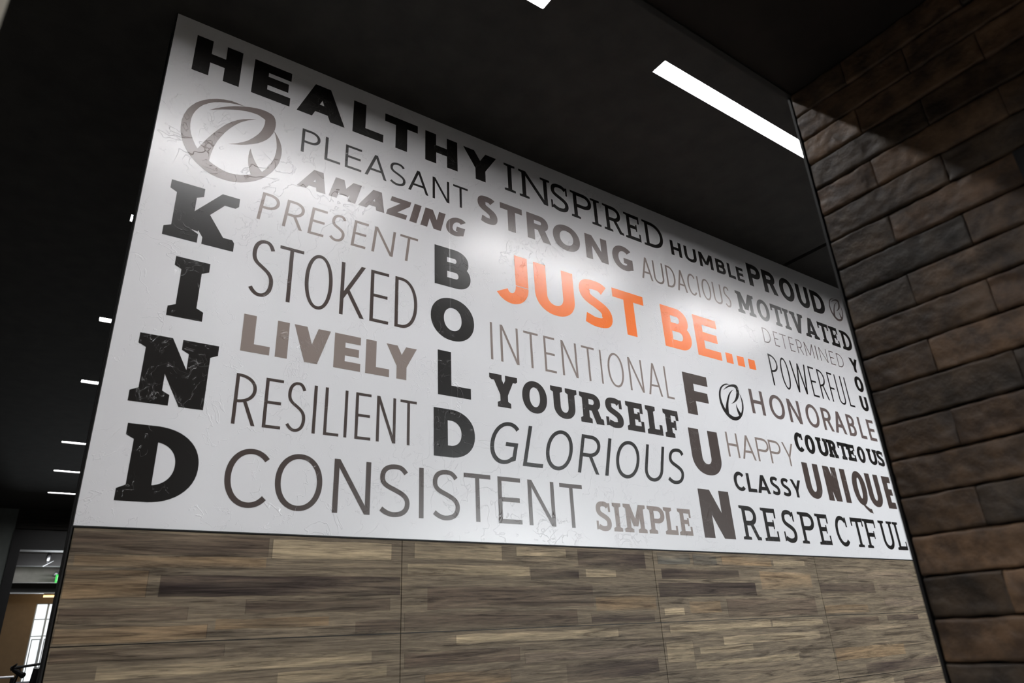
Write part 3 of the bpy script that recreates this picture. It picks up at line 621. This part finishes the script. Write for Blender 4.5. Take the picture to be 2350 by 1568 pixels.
# brick wall: running bond, split faces, one structure
mb = MB()
CP = .0598 * .495 * D * 1.0                   # course pitch
ZTOP = EYE + (1.0157) * .495 * D * 1.0
LEN = .2118 * .495 * D * 1.0
JA = .4352 * .495 * D                          # perpend of the odd courses
BT = [srgb(97, 78, 62), srgb(88, 71, 56), srgb(79, 65, 52), srgb(60, 53, 46), srgb(101, 82, 65), srgb(68, 58, 48)]
FZ = [0, .02, .05, .09, .15, .22, .29, .36, .43, .5, .57, .64, .71, .78, .85, .91, .95, .98, 1]
def brick(y0, y1, z0, z1, fine, col, seed):
    ln = y1 - y0
    if fine:
        n_ = max(8, int(ln / .0038)); e_ = .0012 / ln
        fx_ = [0, e_] + [e_ + (1 - 2 * e_) * k / n_ for k in range(1, n_)] + [1 - e_, 1]; fz_ = FZ
    else: fx_ = [0, .5, 1]; fz_ = [0, .5, 1]
    nx, nz = len(fx_) - 1, len(fz_) - 1
    o = Vector((seed * 3.7, seed * 1.3, seed * 7.1))
    tiltz, tilty = random.uniform(-.0012, .0012), random.uniform(-.0015, .0015)
    base = len(mb.v)
    for fz in fz_:
        for fx in fx_:
            y = y0 + ln * fx; z = z0 + (z1 - z0) * fz
            dpt = 0.0
            if fine:
                p = Vector((y * 13, z * 26, 0)) + o
                q = Vector((y * 48, z * 75, 3)) + o
                edge = min(fz, 1 - fz) * (z1 - z0)
                top = fz > .5
                rag = .0030 + .0034 * noise.noise(Vector((y * 42, 2 if top else 8, 0)) + o)
                dpt = .0022 * noise.noise(p) + .0013 * noise.noise(q) + .0006 * noise.noise(q * 2.2)
                chip = max(0, noise.noise(Vector((y * 20, z * 34, 9)) + o) - .38); dpt -= .009 * chip
                dpt += tiltz * (fz - .5) + tilty * (fx - .5)
                fall = max(0, 1 - edge / max(rag, .0008))
                dpt -= .0042 * fall ** 1.6
                if fx in (0, 1): dpt -= .0008
                if fz in (0, 1): z += .0016 * noise.noise(Vector((y * 40, 1 if top else 6, 4)) + o) * (-1 if top else 1)
            mb.v.append((XB - dpt - .0018, y, z))
    for jz in range(nz):
        for jx in range(nx):
            a = base + jz * (nx + 1) + jx
            mb.f.append((a, a + nx + 1, a + nx + 2, a + 1)); mb.c.append(col)
    for rng, fl in (([base + k for k in range(nx + 1)], 0), ([base + nz * (nx + 1) + k for k in range(nx + 1)], 1),
                    ([base + k * (nx + 1) for k in range(nz + 1)], 1), ([base + k * (nx + 1) + nx for k in range(nz + 1)], 0)):
        n0 = len(mb.v); L_ = len(rng)
        for k in rng: mb.v.append(mb.v[k])
        for k in rng: x, y, z = mb.v[k]; mb.v.append((XB + .016, y, z))
        for k in range(L_ - 1):
            f = (n0 + k, n0 + k + 1, n0 + L_ + k + 1, n0 + L_ + k)
            mb.f.append(f if fl == 0 else f[::-1]); mb.c.append(col)
YE = YB - .0098
row = 0; z1 = ZTOP
while z1 > .02:
    z0 = max(z1 - CP, 0); even = row % 2
    j = JA if row % 2 == 0 else JA - LEN / 2
    cuts = [YE]
    y = j + LEN * 2
    while y > -1.0:
        if y < YE - .01: cuts.append(y)
        y -= LEN
    for a, b in zip(cuts, cuts[1:]):
        tone = random.choice(BT); v = random.uniform(.72, 1.1)
        fine = z1 > EYE - .2 and a > .08
        g = .0015
        brick(b + g * .35, a - (g * .35 if a < YE else 0), z0 + g, z1 - g, fine, tuple(k * v for k in tone[:3]), row * 13 + a * 17)
    row += 1; z1 -= CP
bw = mb
bw.box(XB + .011, -1.0, 0, XB + .22, YB - .001, ZS - .0005, (.012, .011, .010))
wr = struct('wall_right', bw, M['brick'], smooth=True)
for p in list(wr.data.polygons)[-6:]: p.use_smooth = False
mb = MB()
mb.box(XB - .0020, YB - .0058, 0, XB + .02, YB - .0008, ZS - .006); mb.box(XB + .005, YB - .0008, 0, XB + .22, YB, ZS - .006)
struct('trim_brick_corner', mb, M['black_metal'])

# unseen wall behind the camera, with added glowing panes that fill the mural
mb = MB(); mb.box(SX0, -4.3, 0, 7.5, -4.1, .3); mb.box(SX0, -4.3, 2.6, 7.5, -4.1, ZS); mb.box(SX0, -4.3, .3, 4.6, -4.1, 2.6); mb.box(7.35, -4.3, .3, 7.5, -4.1, 2.6)
struct('wall_front', mb, M['wall_grey'])
mb = MB(); mb.box(4.6, -4.24, .3, 7.35, -4.22, 2.6); w2 = struct('fill_panel', mb, M['fill_pane'])
mb = MB()
for k in range(4): x = 4.6 + k * .9166; mb.box(x - (.03 if k else 0), -4.2, .3, x + (.03 if k < 3 else 0), -4.12, 2.6)
mb.build('window_frame', M['black_metal'], w2)

# pale column at the near left, out of focus
mb = MB(); mb.box(-.75, .47, 0, -.0965, .58, CEIL - .01); struct('wall_left', mb, M['column'])

# ------------------------------------------------------------------ the mural
mural = thing('mural', 'large white wall mural covered with motivational words above the wood-look tiles', 'mural', (XL, YW, ZM))
mb = MB(); mb.box(XL, YW, ZM, 6.3, YW + .0035, CEIL - .001)
mb.build('background_sheet', M['vinyl_white'], mural)['label'] = 'white glossy backing sheet'
LOOK = {('sans', 'black'): 'black sans-serif', ('slab', 'black'): 'black slab-serif', ('sans', 'brown'): 'brown sans-serif', ('sans', 'taupe'): 'taupe sans-serif',
        ('sans', 'darkbrown'): 'dark brown sans-serif', ('sans', 'orange'): 'orange bold sans-serif', ('slab', 'softblack'): 'soft black slab-serif', ('slab', 'taupe'): 'taupe slab-serif'}
for text, style, colr, wt, shear, lets in WORDS:
    mb = MB()
    for ch, a, b, zb, zc in lets:
        H = zc - zb; zb += EYE
        if ch == '.':
            dm = MB(); flat_mesh(dm, glyph(ch, (b - a) / H, wt, False), YW - .0005, lambda x, y: (a + x * H, zb + y * H))
            dm.build('ellipsis_dot', M[colr], mural); continue
        for_ = glyph(ch, (b - a) / H, wt, style == 'slab')
        flat_mesh(mb, for_, YW - .0005, lambda x, y: (a + (x + shear * y) * H, zb + y * H))
    stacked = ' stacked top to bottom' if text in ('KIND', 'BOLD', 'FUN', 'YOU') else ''
    mb.build('printed_word', M[colr], mural)['label'] = '%s word %s%s' % (LOOK[(style, colr)], text.strip('.'), stacked)
for (x0, z0, x1, z1), colr, lab in zip(EMBLEM_BOXES, ('pale_brown', 'black', 'brown'), ('large brown round leaf emblem', 'black leaf emblem beside FUN', 'small brown leaf emblem beside PROUD')):
    mb = MB()
    for src in (EMBLEM_RING, EMBLEM_BOWL):
        flat_mesh(mb, [src], YW - .0005, lambda u, v: (x0 + (x1 - x0) * u, EYE + z0 + (z1 - z0) * v))
    mb.build('printed_emblem', M[colr], mural)['label'] = lab

# ------------------------------------------------------------------ strip lights
def strip_light(x, y, label, group, lamp='lamp'):
    o = thing('strip_light', label, 'ceiling light', (x + SL / 2, y + SW / 2, CEIL), group)
    m = MB(); g = .0004; top = CEIL + .05
    x0, y0, x1, y1 = x + g, y + g, x + SL - g, y + SW - g
    for a, b, c, d in ((x0, y0, x1, y0), (x1, y0, x1, y1), (x1, y1, x0, y1), (x0, y1, x0, y0)):
        m.poly([(a, b, CEIL + .0005), (c, d, CEIL + .0005), (c, d, top), (a, b, top)])
    m.poly([(x0, y0, top), (x1, y0, top), (x1, y1, top), (x0, y1, top)])
    m.build('housing', M['housing'], o)
    m = MB(); m.box(x0 + .001, y0 + .001, CEIL + .0103, x1 - .001, y1 - .001, CEIL + .016)
    m.build('diffuser', M[lamp], o)['label'] = 'glowing white diffuser'
    return o
NEAR = ['added strip light left of the mural end, out of view', 'white strip light whose corner just shows at the top edge of the photo',
        'long bright recessed strip light cut off by the brick wall corner', 'recessed strip light over the right end of the mural, behind the brick wall']
for (x, y), lab in zip(STRIPS[:4], NEAR): strip_light(x, y, lab, 'recessed strip lights along the mural')
FARL = ['small square-looking end of a far strip light, topmost at the left edge of the mural', 'short white far strip light beside the letter I of KIND, second from top',
        'white far strip light beside the letter N of KIND, third from top', 'thin white far strip light level with the top of the letter D of KIND',
        'thin white far strip light second from the bottom of the row', 'lowest and longest-looking far strip light left of the mural']
for (x, y), lab in zip(STRIPS[4:NV], FARL): strip_light(x, y, lab, 'far strip lights seen past the mural end')

for x, y in STRIPS[NV:]: strip_light(x, y, 'added strip light out of view, filling the mural', 'added fill strip lights out of view', 'lamp_fill')

# ------------------------------------------------------------------ dark box at the edge of the brick wall
o = thing('wall_box', 'small black box fixed to the brick wall at the right edge of the photo', 'box', (XB - .004, .18, 2.19))
mb = MB(); mb.box(XB - .016, .120, 2.190, XB - .004, .259, 2.262); mb.build('body', M['machine_black'], o)
mb = MB(); mb.box(XB - .018, .126, 2.196, XB - .0162, .253, 2.256); mb.build('cover', M['black_metal'], o)

# ------------------------------------------------------------------ far end of the gym
def ratio(y, u, v): return (u * y, y, EYE + v * y)
# wall with the opening
fx0, fx1 = .0045 * YFAR, 2.2
fz = EYE + .1236 * YFAR
mb = MB()
mb.box(-4.5, YFAR, 0, -.0053 * YFAR, YFAR + .2, CEIL)
struct('wall_far', mb, M['wall_grey'])
mb = MB()
mb.box(-.0053 * YFAR + .0, YFAR + .02, EYE + .1454 * YFAR, 6.4, YFAR + .2, CEIL)
for k in range(4):
    z = EYE + .1475 * YFAR + k * .055
    mb.box(-.0053 * YFAR + .02, YFAR - .01, z, 6.4, YFAR + .03, z + .022)
struct('wall_far_header', mb, M['wall_dark'])
mb = MB()
mb.box(-.0053 * YFAR, YFAR - .03, 0, fx0, YFAR + .22, EYE + .1454 * YFAR)
mb.box(fx0, YFAR - .03, fz, 6.4, YFAR + .22, EYE + .1454 * YFAR)
struct('trim_opening', mb, M['frame_black'])
# beams and the room beyond
mb = MB(); mb.box(-1.5, 15.0, EYE + .1062 * 15, 6.4, 15.2, EYE + .123 * 15); struct('trim_beam', mb, M['beam_dark'])
mb = MB(); mb.box(-1.5, 14.9, EYE + .1218 * 15, 6.4, 14.96, EYE + .1240 * 15); struct('trim_conduit', mb, M['white_paint'])
mb = MB(); mb.box(-1.5, 16.5, EYE + .0880 * 16.5, 6.4, 16.7, EYE + .1075 * 16.5); struct('trim_beam_pale', mb, M['beam_grey'])
mb = MB(); mb.box(-1.5, 17.6, EYE + .0759 * 17.6, 6.4, 17.8, EYE + .0885 * 17.6); struct('trim_beam_low', mb, M['beam_dark'])
mb = MB(); mb.box(-1.5, 17.5, EYE + .0755 * 17.6, 6.4, 17.58, EYE + .0765 * 17.6); struct('trim_conduit_low', mb, M['white_paint'])
YE2 = 19.0
wx0, wx1, wz1 = .0322 * YE2, .090 * YE2, EYE + .0645 * YE2
mb = MB()
mb.box(-1.5, YE2, 0, wx0, YE2 + .2, CEIL); mb.box(wx1, YE2, 0, 6.4, YE2 + .2, CEIL); mb.box(wx0, YE2, wz1, wx1, YE2 + .2, CEIL); mb.box(wx0, YE2, 0, wx1, YE2 + .2, .3)
struct('wall_end', mb, M['beige'])
mb = MB(); mb.box(-1.5, YFAR + .2, EYE + .135 * YFAR, 6.4, YE2, EYE + .137 * YFAR + .1); struct('ceiling_end', mb, M['wall_dark'])
mb = MB(); mb.box(-1.7, YFAR + .2, 0, -1.5, YE2, CEIL); struct('wall_end_left', mb, M['beige'])
# window: panes and bars
mb = MB(); mb.box(wx0, YE2 + .1, .3, wx1, YE2 + .11, wz1); win = struct('window_1', mb, M['pane'])
mb = MB()
for u in (.0322, .0440, .0560, .0680, .0800, .0895): mb.box(u * YE2 - .014, YE2 + .03, .3, u * YE2 + .022, YE2 + .099, wz1)
for v in (.0645, .0478, .0300): mb.box(wx0, YE2 + .035, EYE + v * YE2 - .009, wx1, YE2 + .098, EYE + v * YE2 + .009)
for u0 in (.0345, .0465, .0585):               # inner sash frames below
    for a, b, c, d in ((u0, .026, u0 + .0010, -.07), (u0 + .0081, .026, u0 + .0091, -.07), (u0, .0270, u0 + .0091, .026)):
        mb.box(a * YE2, YE2 + .04, EYE + d * YE2, c * YE2, YE2 + .097, EYE + b * YE2)
f = mb.build('window_frame', M['window_frame'], win)
# exit sign hanging from the pale beam
o = thing('exit_sign', 'green lit exit sign half hidden by the edge of the mural wall', 'exit sign', (.0485 * 15.8, 15.8, EYE + .0885 * 15.8))
ex0, ez0, ez1 = .0452 * 15.8, EYE + .0875 * 15.8, EYE + .0965 * 15.8
mb = MB(); mb.box(ex0, 15.8, ez0, ex0 + .30, 15.84, ez1); mb.build('face_panel', M['exit_green'], o)
mb = MB()
hh = (ez1 - ez0) * .62; xx = ex0 + .03
for ch, w_ in (('E', .5), ('X', .55), ('I', .16), ('T', .55)):
    if ch == 'X':
        pl_ = [[(0, 0), (.17, 0), (w_, 1), (w_ - .17, 1)], [(0, 1), (.17, 1), (w_, 0), (w_ - .17, 0)]]
    else: pl_ = glyph(ch, w_, .16, False)
    flat_mesh(mb, pl_, 15.798, lambda x, y: (xx + x * hh, ez0 + (ez1 - ez0) * .19 + y * hh))
    xx += (w_ + .14) * hh
mb.build('lettering', M['exit_white'], o)['label'] = 'white letters EXIT'
mb = MB(); mb.box(ex0 + .02, 15.81, ez1, ex0 + .06, 15.83, ez1 + .03); mb.box(ex0 - .02, 15.8, ez1 + .03, ex0 + .30, 16.4995, ez1 + .055); mb.build('mount', M['machine_black'], o)
# spot lamp
o = thing('spot_lamp', 'small white spot lamp hanging below the white conduit in the far room', 'lamp', (.0344 * 14.6, 14.6, EYE + .117 * 14.6))
p = ratio(14.6, .0344, .1205)
mb = MB(); mb.tube([(p[0], p[1], EYE + .1235 * 14.6), (p[0], p[1], p[2] - .05)], .012); mb.build('stem', M['white_paint'], o)
mb = MB(); mb.tube([(p[0], p[1], p[2] + .02), (p[0] - .005, p[1], p[2] - .05), (p[0] - .01, p[1], p[2] - .12), (p[0] - .015, p[1], p[2] - .16)], [.02, .04, .038, .02], 14); mb.build('lamp_head', M['steel'], o, smooth=True)
mb = MB(); mb.poly([(p[0] - .07, p[1] - .03, p[2] - .22), (p[0] + .07, p[1] - .03, p[2] - .13), (p[0] + .09, p[1] + .05, p[2] - .12), (p[0] - .05, p[1] + .05, p[2] - .22)]); mb.build('reflector_flap', M['white_paint'], o)
# warm bar lamp
a = ratio(17.64, .0372, .0732); b = ratio(17.64, .070, .0732)
o = thing('bar_lamp', 'warm amber strip lamp above the window of the far room', 'lamp', (a[0], 17.64, a[2]))
mb = MB(); mb.box(a[0], 17.64, a[2] - .025, b[0], 17.72, a[2] + .012); mb.build('diffuser', M['warm_lamp'], o)
mb = MB(); mb.box(a[0], 17.64, a[2] + .0125, b[0], 17.72, EYE + .0759 * 17.6 - .0005); mb.build('housing', M['beam_dark'], o)

# elliptical trainer: black handlebars against the window
TY = 6.2
o = thing('exercise_machine', 'black exercise machine with raised handlebars in front of the bright window', 'exercise machine', (.12, TY, 0))
def tp(u, v, dy=0.0): return (u + .085, TY + dy, v)
mb = MB(); mb.box(-.15, TY - .3, 0, .45, TY - .22, .08); mb.box(-.15, TY + .5, 0, .45, TY + .58, .08); mb.box(.11, TY - .22, .03, .19, TY + .5, .11); mb.build('base_frame', M['machine_black'], o)
mb = MB(); mb.tube([tp(.15, .1, .35), tp(.15, .9, .2), tp(.20, 1.53, .05)], .022); mb.build('mast', M['machine_black'], o)
mb = MB(); mb.tube([tp(.0455, 1.535, 0), tp(.12, 1.545, 0), tp(.25, 1.56, .02)], [.016, .009, .009]); mb.tube([tp(.05, 1.535, 0), tp(.075, 1.562, -.05)], [.010, .005])
mb.build('handlebar', M['machine_black'], o)
mb = MB(); mb.tube([tp(.065, 1.525, 0), tp(.125, 1.488, -.06)], [.012, .019]); mb.tube([tp(.10, 1.53, 0), tp(.075, 1.42, 0), tp(.055, 1.25, .05)], [.007, .013, .016]); mb.build('grip_arm', M['machine_black'], o)
mb = MB(); mb.tube([tp(.11, .40, .30), tp(.19, .40, .30)], .26, 28); mb.build('flywheel_cover', M['machine_black'], o)
for s in (-.06, .28):
    mb = MB(); mb.box(s, TY - .2, .25, s + .12, TY + .15, .29); mb.build('pedal', M['machine_grey'], o)
# grey console on a stand beside it
CYY = 7.4
o = thing('console_stand', 'pale grey console panel beside the handlebars at the foot of the mural wall', 'console', (.28, CYY, 0))
mb = MB(); mb.tube([(.30, CYY + .05, .03), (.30, CYY + .05, 1.2)], .025); mb.box(.15, CYY - .1, 0, .45, CYY + .2, .03); mb.build('stand', M['machine_black'], o)
mb = MB(); mb.box(.212, CYY, 1.2, .42, CYY + .04, 1.432); mb.build('panel', M['machine_grey'], o)
mb = MB(); mb.box(.225, CYY - .004, 1.39, .40, CYY, 1.396); mb.box(.225, CYY - .004, 1.37, .36, CYY, 1.376); mb.build('markings', M['machine_black'], o)
# thin steel rail on posts
o = thing('guard_rail', 'thin steel rail at the lower left corner in front of the tan wall', 'rail', (-.3, 8.2, 0))
mb = MB(); mb.tube([(-1.2, 8.2, 1.46), (.21, 8.2, 1.462)], .011); mb.build('rail', M['steel'], o)
for x in (-1.2, .2):
    mb = MB(); mb.tube([(x, 8.2, 0), (x, 8.2, 1.455)], .014); mb.build('post', M['machine_black'], o)

# far room: daylight at its window, plus two added fill lights out of sight
def area(name, loc, size, power, col, rot=(0, 0, 0)):
    d = bpy.data.lights.new(name, 'AREA'); d.shape = 'RECTANGLE'; d.size, d.size_y = size; d.energy = power; d.color = col
    o = bpy.data.objects.new(name, d); o.location = loc; o.rotation_euler = rot; COL.objects.link(o); return o
area('window_daylight', (1.1, YE2 - .05, 1.7), (1.0, 2.2), 40, (.9, .96, 1.0), (math.radians(-90), 0, 0))
area('beam_fill', (.9, 14.2, EYE + .115 * YFAR), (1.2, .2), 30, (.95, .97, 1.0), (math.radians(35), 0, 0))
area('far_room_fill', (1.6, 18.3, EYE + .133 * YFAR), (2.0, .3), 9, (1.0, .84, .62))
